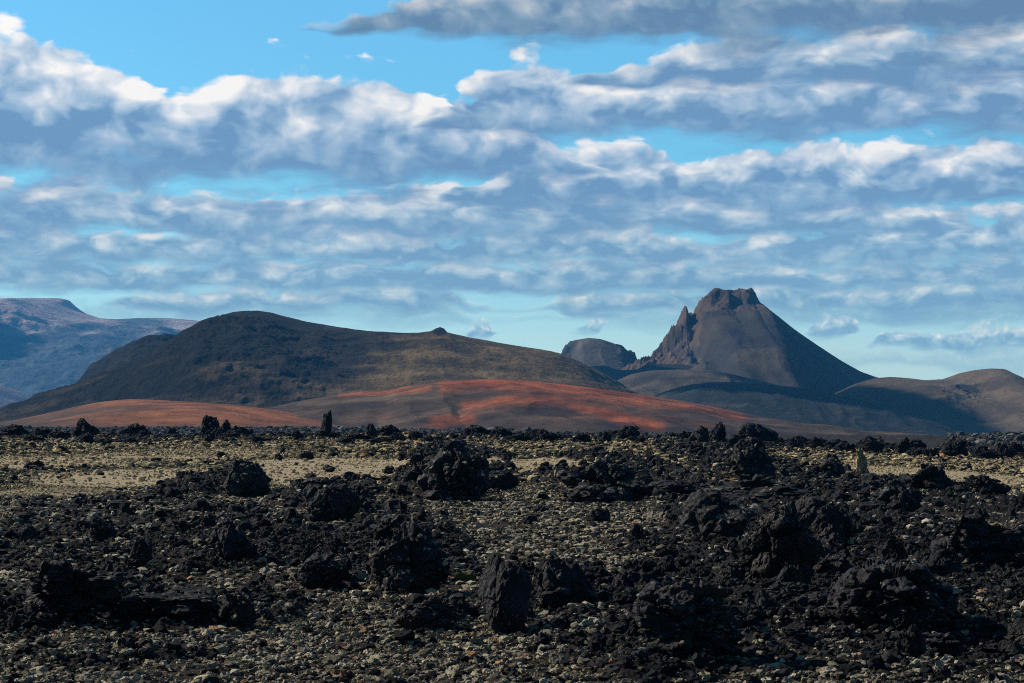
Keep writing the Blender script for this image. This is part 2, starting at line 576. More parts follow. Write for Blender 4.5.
def px_to_ground(px, py, far=True):
    """where the sight line through a photo point first meets the smooth ground"""
    ax, az_ = ray(px, py)
    ys = np.concatenate([np.arange(15, 260, 0.1), np.arange(260, 1200, 2.0)])
    g = CAMZ + az_ * ys - base_height(ax * ys, ys)
    i = np.argmax(g < 0)
    if g[i] >= 0 or ys[i] > 232:
        i = int(np.argmin(np.abs(ys - 212)))
    return ax * ys[i], ys[i]


# patches of black lava and of pale sand: (column, row, half-width, half-depth rows, weight)
OUT_PATCH = [(65, 605, 75, 26, 1), (200, 618, 65, 14, .8), (250, 555, 60, 18, .8), (405, 560, 55, 34, .8), (510, 610, 40, 30, .6),
             (565, 600, 45, 26, 1), (425, 622, 34, 14, .8), (320, 580, 40, 12, .7), (700, 620, 110, 45, 1), (650, 660, 60, 30, 1), (780, 560, 75, 50, 1.1),
             (900, 560, 140, 60, 1), (930, 620, 130, 40, 1), (830, 490, 90, 26, .9), (960, 510, 80, 22, .9), (450, 475, 62, 24, 1),
             (620, 478, 90, 22, .9), (700, 500, 70, 20, .8), (760, 465, 60, 26, 1), (680, 545, 60, 20, .5), (245, 480, 46, 18, 1), (320, 498, 40, 12, .8),
             (60, 530, 90, 22, .55), (170, 530, 90, 20, .6), (330, 535, 80, 22, .6), (110, 505, 80, 12, .5), (60, 475, 60, 8, .4),
             (980, 580, 90, 60, .9), (880, 650, 120, 26, .5), (850, 600, 170, 50, .9), (620, 645, 80, 30, .75), (300, 548, 130, 20, .6), (120, 560, 120, 14, .5), (60, 655, 40, 6, .5), (120, 655, 70, 5, .5)]
SAND_PATCH = [(350, 474, 100, 13, 1), (300, 468, 60, 9, .9), (535, 467, 70, 7, 1.2), (925, 477, 90, 9, 1.2), (140, 477, 140, 9, .75),
              (60, 462, 120, 8, .6), (690, 497, 60, 4, .6), (60, 492, 90, 6, .5), (180, 455, 120, 6, .55), (985, 478, 50, 6, 1.0)]


def patch_list(L):
    res = []
    for px, py, hw, hd, w in L:
        x, y = px_to_ground(px, py)
        x1, y1 = px_to_ground(px, py - hd); x2, y2 = px_to_ground(px, py + hd)
        res.append((x, (y1 + y2) / 2, hw * y / FPX, max(0.8, (y1 - y2) / 2), w))
    return res


OUTP, SANDP = patch_list(OUT_PATCH), patch_list(SAND_PATCH)


def masks(x, y):
    wx = x + 0.035 * y * fbm(x / (0.06 * y + 1), y / (0.25 * y + 1), 5.0, 4)
    wy = y + 0.10 * y * fbm(x / (0.06 * y + 1), y / (0.25 * y + 1), 15.0, 4)
    o = np.zeros_like(x); s = np.zeros_like(x)
    for cx, cy, rx, ry, w in OUTP:
        q = ((wx - cx) / rx) ** 2 + ((wy - cy) / ry) ** 2
        o = np.maximum(o, w * sstep(q, 1.7, 0.45))
    for cx, cy, rx, ry, w in SANDP:
        q = ((wx - cx) / rx) ** 2 + ((wy - cy) / ry) ** 2
        s = np.maximum(s, w * sstep(q, 1.6, 0.5))
    row = np.exp(-((y - 208) / 10.0) ** 2) * 0.9 * (y > 0)
    o = np.maximum(o, row)
    s = np.clip(s, 0, 1)
    o = np.clip(o, 0, 1) * (1 - 0.85 * sstep(s, 0.45, 0.9))
    return o, s * (1 - o)


def relief(x, y, o, s):
    d = np.hypot(x, y)
    near = sstep(d, 360, 260)
    sc = np.clip(d / 60.0, 0.6, 3.0)                        # lumps are metres across, larger in the far rubble
    big = ridged(x / 2.3, y / 2.3, 2.0, 6, 0.6)
    med = ridged(x / 0.8, y / 0.8, 7.0, 4, 0.6)
    lump = np.maximum(big - 0.42, 0) * 1.15 + (med - 0.55) * 0.22
    z = o * lump * near * np.clip(0.35 + d / 130.0, 0.45, 1.0)
    z = z + near * (1 - o) * (0.10 * fbm(x / 3.0, y / 3.0, 1.0, 4) + 0.035 * ridged(x / 0.35, y / 0.35, 4.0, 3) * sstep(d, 150, 60) + 0.05 * (1 - s) * fbm(x / 0.9, y / 0.9, 3.0, 4))
    fr = sstep(d, 300, 420) * sstep(d, 3000, 1200)
    z = z + fr * (1.1 * (ridged(x / 14.0, y / 14.0, 3.0, 5, 0.6) - 0.5))
    return z


th = np.concatenate([np.linspace(-14.5, 14.5, 1150), np.linspace(15, 40, 40), np.linspace(45, 315, 46), np.linspace(320, 345, 40)])
th = np.radians(th)
rr = np.concatenate([np.linspace(2, 24, 14), np.geomspace(24.6, 240, 640), np.geomspace(242, 420, 60), np.geomspace(428, 2500, 90), np.geomspace(2700, 12800, 14)])
RR, TT = np.meshgrid(rr, th, indexing='ij')
GX = RR * np.sin(TT); GY = RR * np.cos(TT)
go, gs = masks(GX.ravel(), np.maximum(GY.ravel(), 1.0))
gx, gy = GX.ravel(), GY.ravel()
gz = base_height(gx, gy) + relief(gx, gy, go, gs)
gfar = sstep(np.hypot(gx, gy), 235, 330)
cverts = np.stack([gx, gy, gz], 1)
gf = grid_faces(len(rr), len(th), wrap=True)
center = np.array([[0, 0, 0.0]])
ground = mesh_np("ground", cverts, gf[:, ::-1], M_GROUND, True, {'outcrop': go, 'sand': gs, 'far': gfar})
tag(ground, "rough dark lava field floor running from the front to the foot of the hills", "ground", None, 'structure')


def ground_z(x, y):
    x = np.atleast_1d(np.asarray(x, float)); y = np.atleast_1d(np.asarray(y, float))
    o, s = masks(x, y)
    return base_height(x, y) + relief(x, y, o, s)


# ------------------------------------------------------------------ hills
def interp_pts(pts, x):
    p = np.array(sorted(pts), float)
    return np.interp(x, p[:, 0], p[:, 1])


def smooth_pts(pts, x, k):
    v = interp_pts(pts, x)
    if k > 1:
        ker = np.hanning(k + 2)[1:-1]; ker /= ker.sum()
        v = np.convolve(np.pad(v, (k // 2, k - 1 - k // 2), mode='edge'), ker, mode='valid')
    return v


def make_hill(name, Y, ridge, front, back, mat, color_fn, base_z=-14.0, round_=0.3, nx=600, nf=150, nbk=40, sm=9, amp=6.0, lam=120.0,
              gully=0.0, gl=60.0, cliff=None, crag=0.0, edge_noise=0.0, bend=0.0, seed=0.0, crag_fn=None, notch=None, ks=90, wd=0.06, cone=0.35):
    """a hill with a ridge line at distance Y, a front slope and a back slope; small teeth of the ridge stay near its crest"""
    x0, x1 = ridge[0][0], ridge[-1][0]
    px = np.linspace(x0, x1, nx)
    py = smooth_pts(ridge, px, sm)
    pys = smooth_pts(ridge, px, ks)
    wander = bend * fbm(px / 140.0, px * 0 + 3.1, seed, 3)
    ys = Y + wander
    dirs = np.array([ray(a, b) for a, b in zip(px, py)])
    dirs2 = np.array([ray(a, b) for a, b in zip(px, pys)])
    xr = dirs[:, 0] * Y
    zr = CAMZ + dirs[:, 1] * ys
    zs = CAMZ + dirs2[:, 1] * ys
    zs = np.maximum(zs - np.maximum(np.convolve(np.pad(np.maximum(zs - zr, 0), 20, mode='edge'), np.ones(41) / 41, mode='valid'), 0) * 0.8, base_z)
    t = np.concatenate([-np.linspace(1, 0, nf) ** 1.35, np.linspace(0, 1, nbk + 1)[1:] ** 1.3])
    T, Xc = np.meshgrid(t, np.arange(nx), indexing='ij')
    X = xr[Xc]
    zS = zs[Xc]
    hgt = np.maximum(zS - base_z, 0.0)
    hn = hgt / hgt.max()
    k = (1 - cone) + cone * hn
    Yw = ys[Xc] + np.where(T < 0, T * front, T * back) * k
    a = np.abs(T); e = round_
    s = 1 - (np.sqrt(a * a + e * e) - e) / (math.sqrt(1 + e * e) - e)
    s = s * (1 - 0.25 * sstep(a, 0.5, 1.0))
    extra = np.maximum(zr[Xc], base_z) - np.maximum(zS, base_z)
    Z = base_z + hgt * s + extra * np.exp(-(a / wd) ** 2)
    if cliff is not None:
        c = interp_pts(cliff, px)[Xc] * Y / FPX
        jag = fbm(X / (0.02 * Y), Yw / (0.02 * Y), 8.0 + seed, 4)
        thr = 0.05 + 0.05 * jag
        if notch:
            thr = np.maximum(thr - 0.10 * np.exp(-((px[Xc] - notch) / 4.0) ** 2), 0.012)
        drop = 1 - sstep(a, thr * 0.7, thr * 0.7 + 0.04)
        Z = np.minimum(Z, Z - c * (1 - drop) * (1 - sstep(a, 0.2, 0.6)))
    w = sstep(a, 0.0, 0.25) * (1 - 0.7 * sstep(a, 0.8, 1.0))
    Z = Z + amp * fbm(X / lam, Yw / lam, seed, 6) * w
    if gully:
        gx_ = X / gl + 0.7 * fbm(X / (gl * 2), Yw / (gl * 3), 2.0 + seed, 4)
        Z = Z - gully * (np.abs(pn(gx_, Yw / (gl * 7), 4.0 + seed)) + 0.5 * np.abs(pn(gx_ * 2.3, Yw / (gl * 3), 5.0 + seed))) * w * hn
    Z = Z + edge_noise * fbm(X / (lam * 0.12), Yw / (lam * 0.12), 6.0 + seed, 4)
    P = 512 + X / Yw * FPX
    if crag:
        cm = crag_fn(P, a, hn) if crag_fn else 1.0
        Z = Z + crag * cm * (ridged(X / (lam * 0.35), Yw / (lam * 0.35) + Z / (lam * 0.35), 3.0 + seed, 5) - 0.62)
    # P and the row 418 - ... only lay out soil patches along the slope
    fh = np.clip((Z - base_z) / hgt.max(), 0, 1)
    cols = color_fn(P, T, fh, X, Yw, Z)
    v = np.stack([X, Yw, Z], -1).reshape(-1, 3)
    return mesh_np(name, v, grid_faces(len(t), nx), mat, True, None, None, cols.reshape(-1, 3))


def seg_band(P, row, pts, w):
    """soft band along a polyline of (column, row), half width w"""
    d = np.full(P.shape, 1e9)
    for (xa, ya), (xb, yb) in zip(pts[:-1], pts[1:]):
        L = (xb - xa) ** 2 + (yb - ya) ** 2
        tt = np.clip(((P - xa) * (xb - xa) + (row - ya) * (yb - ya)) / L, 0, 1)
        d = np.minimum(d, np.hypot((P - xa - tt * (xb - xa)), (row - ya - tt * (yb - ya))))
    return np.exp(-(d / w) ** 2)


def C(*c):
    return np.array(c, np.float32)


def mix(a, b, f):
    return a * (1 - f[..., None]) + b * f[..., None]


def el_px(Z, Y):
    return 418 - (Z - CAMZ) / Y * FPX


M_HILL_BROWN = hill_material("brown_hillside", 16, 1.15, 3.0, 1.0)
M_HILL_RED = hill_material("red_scoria_slope", 16, 0.60, 1.6, 0.9, (0.8, 1, 1))
M_HILL_FAR = hill_material("mountain_scree", 36, 0.55, 4.0, 0.9)
M_HILL_DIST = hill_material("far_mountain_slope", 130, 1.1, 24.0, 1.0)


# far blue range, left
def c_far(P, T, fh, X, Y, Z):
    n = fbm(X / 900, Y / 1400, 2.0, 5)
    n2 = fbm(X / 250, Y / 300, 4.0, 4)
    tan = C(.48, .37, .34); dark = C(.07, .09, .11)  # sunlit patches painted in as tan, cloud-shaded ones as bluish dark
    f = sstep(n + 0.9 * n2 + (fh - 0.62) * 1.3, -0.2, 0.45)
    return mix(dark + 0 * Z[..., None], tan, f)


far_ridge = [(-160, 330), (-60, 306), (0, 300), (18, 301), (33, 298.5), (62, 298.5), (70, 300), (76, 306), (85, 313), (105, 320), (125, 321), (143, 318.5),
             (170, 319), (195, 321), (240, 326), (300, 338), (360, 365), (420, 400), (470, 416)]
o = make_hill("far_mountains", 11000, far_ridge, 4800, 1600, M_HILL_DIST, c_far, -50, 0.35, 420, 220, 30, 3, 70, 900, 60, 500, seed=3.0, bend=200, crag=60, crag_fn=lambda P, a, h: sstep(a, 0.10, 0.35) * sstep(a, 1.0, 0.7) * h)
tag(o, "pale blue flat topped range far away at the left edge", "mountain", None, 'structure')


def c_far2(P, T, fh, X, Y, Z):
    n = fbm(X / 500, Y / 500, 9.0, 5)
    return mix(C(.03, .035, .04) + 0 * Z[..., None], C(.32, .22, .19), sstep(n, -0.15, 0.35))


o = make_hill("far_mountains", 8300, [(-160, 372), (-60, 366), (0, 371), (30, 376), (60, 388), (90, 398), (130, 409), (170, 417)], 2600, 1800, M_HILL_DIST,
              c_far2, -40, 0.4, 240, 100, 24, 15, 70, 700, 60, 400, seed=6.0)
tag(o, "low bluish foothill in front of the far flat topped range", "mountain", None, 'structure')


# crater mountain with rocky summit
def c_crater(P, T, fh, X, Y, Z):
    n = fbm(X / 160, Y / 160, 1.0, 5)
    streak = fbm(X / 60 + Z / 70, Z / 60 - X / 140, 3.0, 4)
    base = C(.034, .030, .028) + 0 * Z[..., None]
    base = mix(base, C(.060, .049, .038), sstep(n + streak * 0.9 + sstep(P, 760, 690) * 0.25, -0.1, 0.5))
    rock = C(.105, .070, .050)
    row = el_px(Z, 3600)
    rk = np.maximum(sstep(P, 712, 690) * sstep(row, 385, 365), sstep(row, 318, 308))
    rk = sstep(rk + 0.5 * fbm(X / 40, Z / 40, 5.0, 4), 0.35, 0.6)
    return mix(base, mix(rock + 0 * Z[..., None], C(.05, .042, .038), sstep(fbm(X / 22, Z / 22, 8.0, 4), 0.0, 0.3)), rk)


cr_ridge = [(590, 392), (615, 378), (638, 366), (648, 362), (656, 353), (662, 349), (667, 340), (672, 331), (677, 325), (681, 320), (683.5, 313), (685, 306.5), (686.5, 306.5), (688, 312),
            (690, 319), (693, 319), (696, 313), (700, 305), (705, 297), (709, 293), (713, 290.5), (722, 290), (730, 289.5), (733, 290.5), (738, 289), (742, 288.5), (746, 290), (749, 289.5), (753, 294),
            (757, 302), (770, 312), (790, 328), (815, 345), (840, 361), (858, 371), (875, 377), (900, 382), (940, 392), (1000, 420)]


def crag_cr(P, a, h):
    return 1.0 * np.maximum(sstep(P, 720, 692) * 0.9, sstep(P, 690, 700) * sstep(P, 762, 754) * sstep(a, 0.14, 0.08) * 0.35) * sstep(a, 0.0, 0.03) * sstep(a, 0.75, 0.45)


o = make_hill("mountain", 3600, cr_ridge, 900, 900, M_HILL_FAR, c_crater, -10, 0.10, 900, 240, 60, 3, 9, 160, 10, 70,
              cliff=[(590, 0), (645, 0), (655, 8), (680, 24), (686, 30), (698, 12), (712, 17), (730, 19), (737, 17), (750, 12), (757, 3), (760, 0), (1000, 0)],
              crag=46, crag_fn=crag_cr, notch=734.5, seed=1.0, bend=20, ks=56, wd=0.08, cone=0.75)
tag(o, "dark pointed volcano with a blocky rock summit and a spire on its left shoulder", "mountain", None, 'structure')


# mesa
def c_mesa(P, T, fh, X, Y, Z):
    n = fbm(X / 90, Y / 90, 1.0, 5)
    base = mix(C(.060, .052, .044) + 0 * Z[..., None], C(.11, .092, .074), sstep(n, -0.2, 0.4))
    rk = sstep(np.abs(P - 601) + 10 * fbm(X / 40, Z / 40, 2, 4), 22, 33)
    return mix(base, C(.05, .045, .045), rk)


o = make_hill("hill", 3900, [(535, 392), (552, 368), (560, 356), (565, 347), (569, 343.5), (576, 340), (588, 338), (600, 339), (612, 343), (622, 347), (629, 352), (632, 353), (634.5, 354), (636.5, 357), (637.5, 364), (644, 371), (680, 392), (700, 400)],
              520, 500, M_HILL_FAR, c_mesa, -10, 0.35, 360, 140, 40, 3, 5, 120, 5, 60,
              cliff=[(535, 0), (560, 0), (564, 9), (570, 10), (580, 0), (618, 0), (626, 7), (637, 9), (640, 0), (700, 0)], crag=22, ks=26,
              crag_fn=lambda P, a, h: np.maximum(sstep(P, 611, 632), sstep(P, 580, 566)) * sstep(a, 0, 0.03) * sstep(a, 0.6, 0.3), seed=4.0)
tag(o, "small round topped hill with rocky shoulders left of the pointed volcano", "hill", None, 'structure')


# saddle between them and the dark folds in front of the volcano
def c_dark(P, T, fh, X, Y, Z):
    n = fbm(X / 120, Y / 120, 11.0, 5)
    return mix(C(.022, .022, .023) + 0 * Z[..., None], C(.050, .043, .036), sstep(n, -0.1, 0.5))


o = make_hill("hill", 3300, [(560, 405), (590, 366), (605, 365.5), (622, 371), (633, 372), (645, 364.5), (680, 364), (720, 370), (790, 378), (860, 386), (960, 400), (1040, 415)], 380, 300, M_HILL_FAR, c_dark,
              -12, 0.35, 420, 110, 30, 9, 7, 140, 5, 80, seed=5.0)
tag(o, "dark saddle running under the round hill and the volcano foot", "hill", None, 'structure')
def c_fold(P, T, fh, X, Y, Z):
    n = fbm(X / 70, Y / 70, 13.0, 5)
    return mix(C(.036, .030, .025) + 0 * Z[..., None], C(.095, .074, .050), sstep(n + 0.15, -0.2, 0.4))


o = make_hill("hill", 2750, [(560, 420), (600, 388), (615, 381), (632, 374), (650, 370.5), (680, 369.5), (712, 370.5), (735, 375), (760, 381), (830, 398), (900, 420)], 330, 260, M_HILL_BROWN, c_fold,
              -14, 0.4, 420, 120, 30, 11, 7, 90, 6, 60, seed=7.0)
tag(o, "brown rounded fold directly below the volcano's rocky left side", "hill", None, 'structure')


def c_green(P, T, fh, X, Y, Z):
    n = fbm(X / 45, Y / 60, 15.0, 5)
    return mix(C(.018, .021, .022) + 0 * Z[..., None], C(.062, .056, .040), sstep(n, 0.0, 0.5))


o = make_hill("hill", 2350, [(600, 425), (640, 404), (665, 391), (690, 384.5), (712, 382), (740, 382), (775, 385), (820, 391), (860, 401), (900, 415), (935, 431), (960, 441)], 420, 260, M_HILL_BROWN, c_green,
              -18, 0.45, 520, 140, 30, 15, 7, 80, 7, 50, seed=8.0)
tag(o, "long dark speckled slope in front of the volcano, bluish in shade", "hill", None, 'structure')


# right hill
def c_right(P, T, fh, X, Y, Z):
    n = fbm(X / 120, Y / 120, 17.0, 5)
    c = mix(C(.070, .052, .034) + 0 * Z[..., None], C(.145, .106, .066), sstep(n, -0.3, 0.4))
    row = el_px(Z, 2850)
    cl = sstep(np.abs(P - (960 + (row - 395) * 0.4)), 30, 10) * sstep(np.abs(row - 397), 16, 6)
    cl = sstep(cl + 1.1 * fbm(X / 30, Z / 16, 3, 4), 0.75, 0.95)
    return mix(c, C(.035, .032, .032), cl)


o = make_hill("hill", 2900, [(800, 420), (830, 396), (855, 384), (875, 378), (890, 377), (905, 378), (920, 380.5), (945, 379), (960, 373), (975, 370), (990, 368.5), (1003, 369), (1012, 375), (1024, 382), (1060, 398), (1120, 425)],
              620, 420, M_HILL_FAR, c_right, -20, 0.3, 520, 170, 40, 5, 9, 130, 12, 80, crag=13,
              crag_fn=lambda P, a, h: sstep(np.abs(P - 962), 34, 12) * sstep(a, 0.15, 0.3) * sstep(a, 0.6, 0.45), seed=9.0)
tag(o, "brown hill with a cliffy outcrop at the right edge", "hill", None, 'structure')


# big brown hill, left
def c_big(P, T, fh, X, Y, Z):
    n = fbm(X / 60, Y / 60 + Z / 30, 19.0, 6)
    n2 = fbm(X / 160 + Z / 60, Y / 200, 21.0, 5)
    row = el_px(Z, Y)
    dark = C(.022, .020, .019) + 0 * Z[..., None]
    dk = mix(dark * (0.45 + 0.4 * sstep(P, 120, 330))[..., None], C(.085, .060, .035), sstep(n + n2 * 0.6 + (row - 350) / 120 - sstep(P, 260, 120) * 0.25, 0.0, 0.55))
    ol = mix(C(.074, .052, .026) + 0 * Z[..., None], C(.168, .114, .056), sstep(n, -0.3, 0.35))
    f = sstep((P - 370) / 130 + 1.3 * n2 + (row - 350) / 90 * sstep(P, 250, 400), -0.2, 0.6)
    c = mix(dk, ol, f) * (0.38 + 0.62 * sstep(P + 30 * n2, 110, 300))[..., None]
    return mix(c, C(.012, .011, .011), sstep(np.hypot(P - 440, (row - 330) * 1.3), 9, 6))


o = make_hill("hill", 2500, [(60, 412), (84, 384), (92, 372), (94, 366), (104, 359), (120, 349), (135, 342), (150, 336.5), (165, 335), (174, 336), (190, 345), (215, 365), (240, 390), (260, 412)], 300, 260, M_HILL_BROWN,
              lambda P, T, fh, X, Y, Z: mix(C(.010, .010, .011) + 0 * Z[..., None], C(.028, .024, .022), sstep(fbm(X / 50, Y / 50, 1, 5), -.1, .4)), -14, 0.3, 300, 100, 30, 3, 5, 90, 5, 60, seed=10.0, ks=13, crag=6)
tag(o, "black shoulder behind the left end of the big brown hill", "hill", None, 'structure')
big_ridge = [(-40, 424), (0, 414), (30, 405), (60, 395), (90, 384), (120, 371), (150, 359), (175, 345), (190, 331), (202, 321), (212, 317.5), (221, 317.5), (226, 316), (234, 312.5), (245, 311), (258, 311), (272, 313), (290, 318), (310, 322.5),
             (340, 327.5), (370, 331.5), (400, 333), (425, 333.5), (431, 331.5), (436, 328.5), (440, 327), (444, 328.5), (448, 333), (456, 335), (480, 339.5), (510, 345), (540, 349.5), (558, 353), (580, 362), (600, 374), (620, 386), (640, 398), (670, 416), (690, 424)]
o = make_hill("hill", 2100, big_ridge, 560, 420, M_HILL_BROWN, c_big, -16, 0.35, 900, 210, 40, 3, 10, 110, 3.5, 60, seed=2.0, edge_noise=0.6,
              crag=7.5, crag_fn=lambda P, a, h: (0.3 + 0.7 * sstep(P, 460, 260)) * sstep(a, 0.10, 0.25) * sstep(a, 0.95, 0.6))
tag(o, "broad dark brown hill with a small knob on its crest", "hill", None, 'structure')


# red scoria hills
def c_red(P, T, fh, X, Y, Z):
    n = fbm(X / 40, Y / 40, 23.0, 5)
    n2 = fbm(X / 90, Y / 60, 25.0, 4)
    row = el_px(Z, Y) + 4 * n2
    grey = mix(C(.045, .033, .028) + 0 * Z[..., None], C(.100, .068, .050), sstep(n, -0.3, 0.4))
    redc = mix(C(.21, .054, .020) + 0 * Z[..., None], C(.44, .120, .046), sstep(n, -0.3, 0.4))
    f = np.maximum.reduce([seg_band(P, row, [(445, 386), (480, 382), (530, 384), (580, 390), (640, 398)], 10),
                           seg_band(P, row, [(560, 390), (640, 399), (700, 408), (740, 415)], 8) * 0.8,
                           seg_band(P, row, [(465, 405), (500, 401.5), (545, 400), (585, 407), (625, 420), (660, 428)], 8) * 0.85,
                           seg_band(P, row, [(435, 421), (470, 419)], 9) * 0.95,
                           seg_band(P, row, [(340, 396), (390, 392), (430, 388)], 3.5) * 0.75,
                           seg_band(P, row, [(640, 410), (700, 424), (760, 430)], 4) * 0.6])
    n3 = fbm(X / 9, Y / 9, 33.0, 4)
    f = sstep(f + 0.5 * n2 + 0.4 * n + 0.5 * n3, 0.10, 1.35)
    c = mix(grey, redc, f)
    palef = np.maximum(seg_band(P, row, [(300, 405), (360, 400), (420, 396), (450, 394)], 5), seg_band(P, row, [(380, 424), (420, 416), (450, 408)], 4))
    palef = np.maximum(palef, 0.8 * seg_band(P, row, [(690, 418), (760, 428), (900, 436)], 4))
    return mix(c, C(.21, .150, .098), sstep(palef + 0.5 * n + 0.5 * n3, 0.3, 1.1) * 0.4 * (1 - f))


red_ridge = [(180, 432), (220, 421), (260, 411), (300, 401.5), (340, 395), (380, 389.5), (410, 385), (440, 381.5), (470, 379.5), (500, 379), (528, 380.5), (560, 384), (600, 389), (640, 394.5), (680, 401), (720, 408), (760, 416),
             (800, 424), (830, 429), (860, 432), (900, 434), (950, 438), (1000, 441), (1060, 446), (1120, 452)]
o = make_hill("red_hill", 1350, red_ridge, 430, 260, M_HILL_RED, c_red, -19, 0.45, 900, 220, 40, 13, 9, 140, 3.0, 45, seed=12.0, bend=40)
lobe = make_hill("red_hill", 1210, [(380, 440), (410, 432), (440, 416), (465, 405), (490, 400), (515, 398), (540, 397.5), (565, 400.5), (590, 406.5), (620, 416), (655, 426), (700, 433), (740, 438), (790, 446)], 300, 130,
                 M_HILL_RED, c_red, -19, 0.40, 500, 130, 30, 9, 6, 80, 2.0, 40, seed=22.0, bend=20)
tag(lobe, "curved red edged lobe standing out from the front of the brick red crest", "hill", None, 'structure')
tag(o, "long low hill with brick red scoria on its crest in front of the brown hill", "hill", None, 'structure')


def c_orange(P, T, fh, X, Y, Z):
    n = fbm(X / 30, Y / 30, 29.0, 5)
    n2 = fbm(X / 90, Y / 60, 31.0, 4)
    org = mix(C(.19, .068, .030) + 0 * Z[..., None], C(.34, .130, .060), sstep(n, -0.3, 0.4))
    gr = C(.085, .055, .040)
    row = el_px(Z, Y)
    f = sstep(n2 + 0.6 * n + (P - 130) / 200 + (-T) * 0.3, -0.5, 0.5) * sstep(P + 60 * n2, 430, 270) * (0.35 + 0.65 * sstep(row + 5 * n2, 431, 417))
    return mix(gr + 0 * Z[..., None], org, f)


o = make_hill("red_hill", 1180, [(20, 432), (50, 423), (80, 414), (110, 408), (140, 405), (170, 403.5), (200, 403), (230, 404.5), (260, 408), (300, 414), (340, 420), (380, 427), (420, 434), (450, 440)], 330, 160, M_HILL_RED, c_orange,
              -12, 0.5, 500, 140, 30, 13, 4, 90, 1.0, 40, seed=13.0, bend=20)
tag(o, "low orange mound left of the brick red crest", "hill", None, 'structure')
o = make_hill("red_hill", 1420, [(-60, 428), (0, 423), (40, 415), (70, 408), (100, 402), (130, 399), (160, 400), (190, 402), (230, 405), (270, 412), (310, 424)], 200, 160, M_HILL_RED, c_orange,
              -14, 0.45, 400, 100, 30, 11, 3, 80, 1.0, 50, seed=14.0, bend=20)
tag(o, "brown orange rise behind the orange mound at the foot of the big hill", "hill", None, 'structure')


# ------------------------------------------------------------------ rocks
def ico(sub):
    import bmesh
    bm = bmesh.new()
    bmesh.ops.create_icosphere(bm, subdivisions=sub, radius=1.0)
    v = np.array([p.co[:] for p in bm.verts]); f = np.array([[q.index for q in fc.verts] for fc in bm.faces])
    bm.free()
    return v, f


ICO = {k: ico(k) for k in (1, 2, 3, 4, 5, 6)}


def rock_shape(seed, sub=4, size=(1, 1, 1), cuts=14, rough=0.16, spiky=0.0, taper=0.0, lean=(0, 0), keep=0.62, frac=0.0, ncell=40):
    """angular lava block: a ball cut by random planes, then roughened; base at z = 0, about 1 unit wide and tall"""
    rng = np.random.RandomState(seed)
    v, f = ICO[sub]
    v = v.copy()
    for k in range(cuts):
        n = rng.normal(size=3); n[2] *= 0.8; n /= np.linalg.norm(n)
        dd = rng.uniform(keep, 0.95)
        h = v @ n - dd
        v = v - np.outer(np.maximum(h, 0), n) * 0.97
    s = seed * 3.7
    nrm = v / np.maximum(np.linalg.norm(v, axis=1, keepdims=True), 1e-6)
    disp = rough * (1.1 * (ridged(v[:, 0] * 1.6 + s, v[:, 1] * 1.6, v[:, 2] * 1.6, 5, 0.6) - 0.6) + 0.6 * fbm(v[:, 0] * 5 + s, v[:, 1] * 5, v[:, 2] * 5, 3))
    if spiky:
        disp = disp + spiky * np.maximum(ridged(v[:, 0] * 2.3 + s, v[:, 1] * 2.3, v[:, 2] * 1.4, 3) - 0.62, 0) * 2.0
    if frac:
        # fractured lava: blocks of the surface stand out or lie back at two sizes, with cracks between them
        for nc_, am in ((ncell, frac), (ncell * 7, frac * 0.34)):
            q = rng.normal(size=(nc_, 3)); q = q / np.linalg.norm(q, axis=1, keepdims=True) * rng.uniform(0.6, 1.0, (nc_, 1))
            wv = 0.10 if am == frac else 0.04
            vv = v + wv * np.stack([fbm(v[:, 0] * 3 + s, v[:, 1] * 3, v[:, 2] * 3 + kk * 9.0, 3) for kk in range(3)], 1)
            idx = np.empty((len(v), 2), int); dd2 = np.empty((len(v), 2))
            for c0 in range(0, len(v), 4000):
                dist = ((vv[c0:c0 + 4000, None] - q[None]) ** 2).sum(2)
                ii = np.argpartition(dist, 1, axis=1)[:, :2]
                dv_ = np.take_along_axis(dist, ii, 1); o2 = np.argsort(dv_, 1)
                idx[c0:c0 + 4000] = np.take_along_axis(ii, o2, 1); dd2[c0:c0 + 4000] = np.sqrt(np.take_along_axis(dv_, o2, 1))
            off = rng.uniform(-1, 1, nc_)[idx[:, 0]]
            tilt = ((vv - q[idx[:, 0]]) * rng.normal(size=(nc_, 3))[idx[:, 0]]).sum(1)
            gap = 0.10 if am == frac else 0.035
            disp = disp + am * (off * 0.8 + tilt * (1.1 if am == frac else 2.5) - 0.6 * sstep(dd2[:, 1] - dd2[:, 0], gap, 0.0))
    v = v + nrm * disp[:, None]
    lo, hi = v.min(0), v.max(0)
    v = (v - (lo + hi) / 2) / (hi - lo)           # unit box, centred
    v[:, 2] += 0.5
    v[:, :2] *= (1 - taper * v[:, 2:3])
    v[:, 0] += lean[0] * v[:, 2]; v[:, 1] += lean[1] * v[:, 2]
    v *= np.array(size)
    return v, f


SINK = 0.14
PROTO = {}


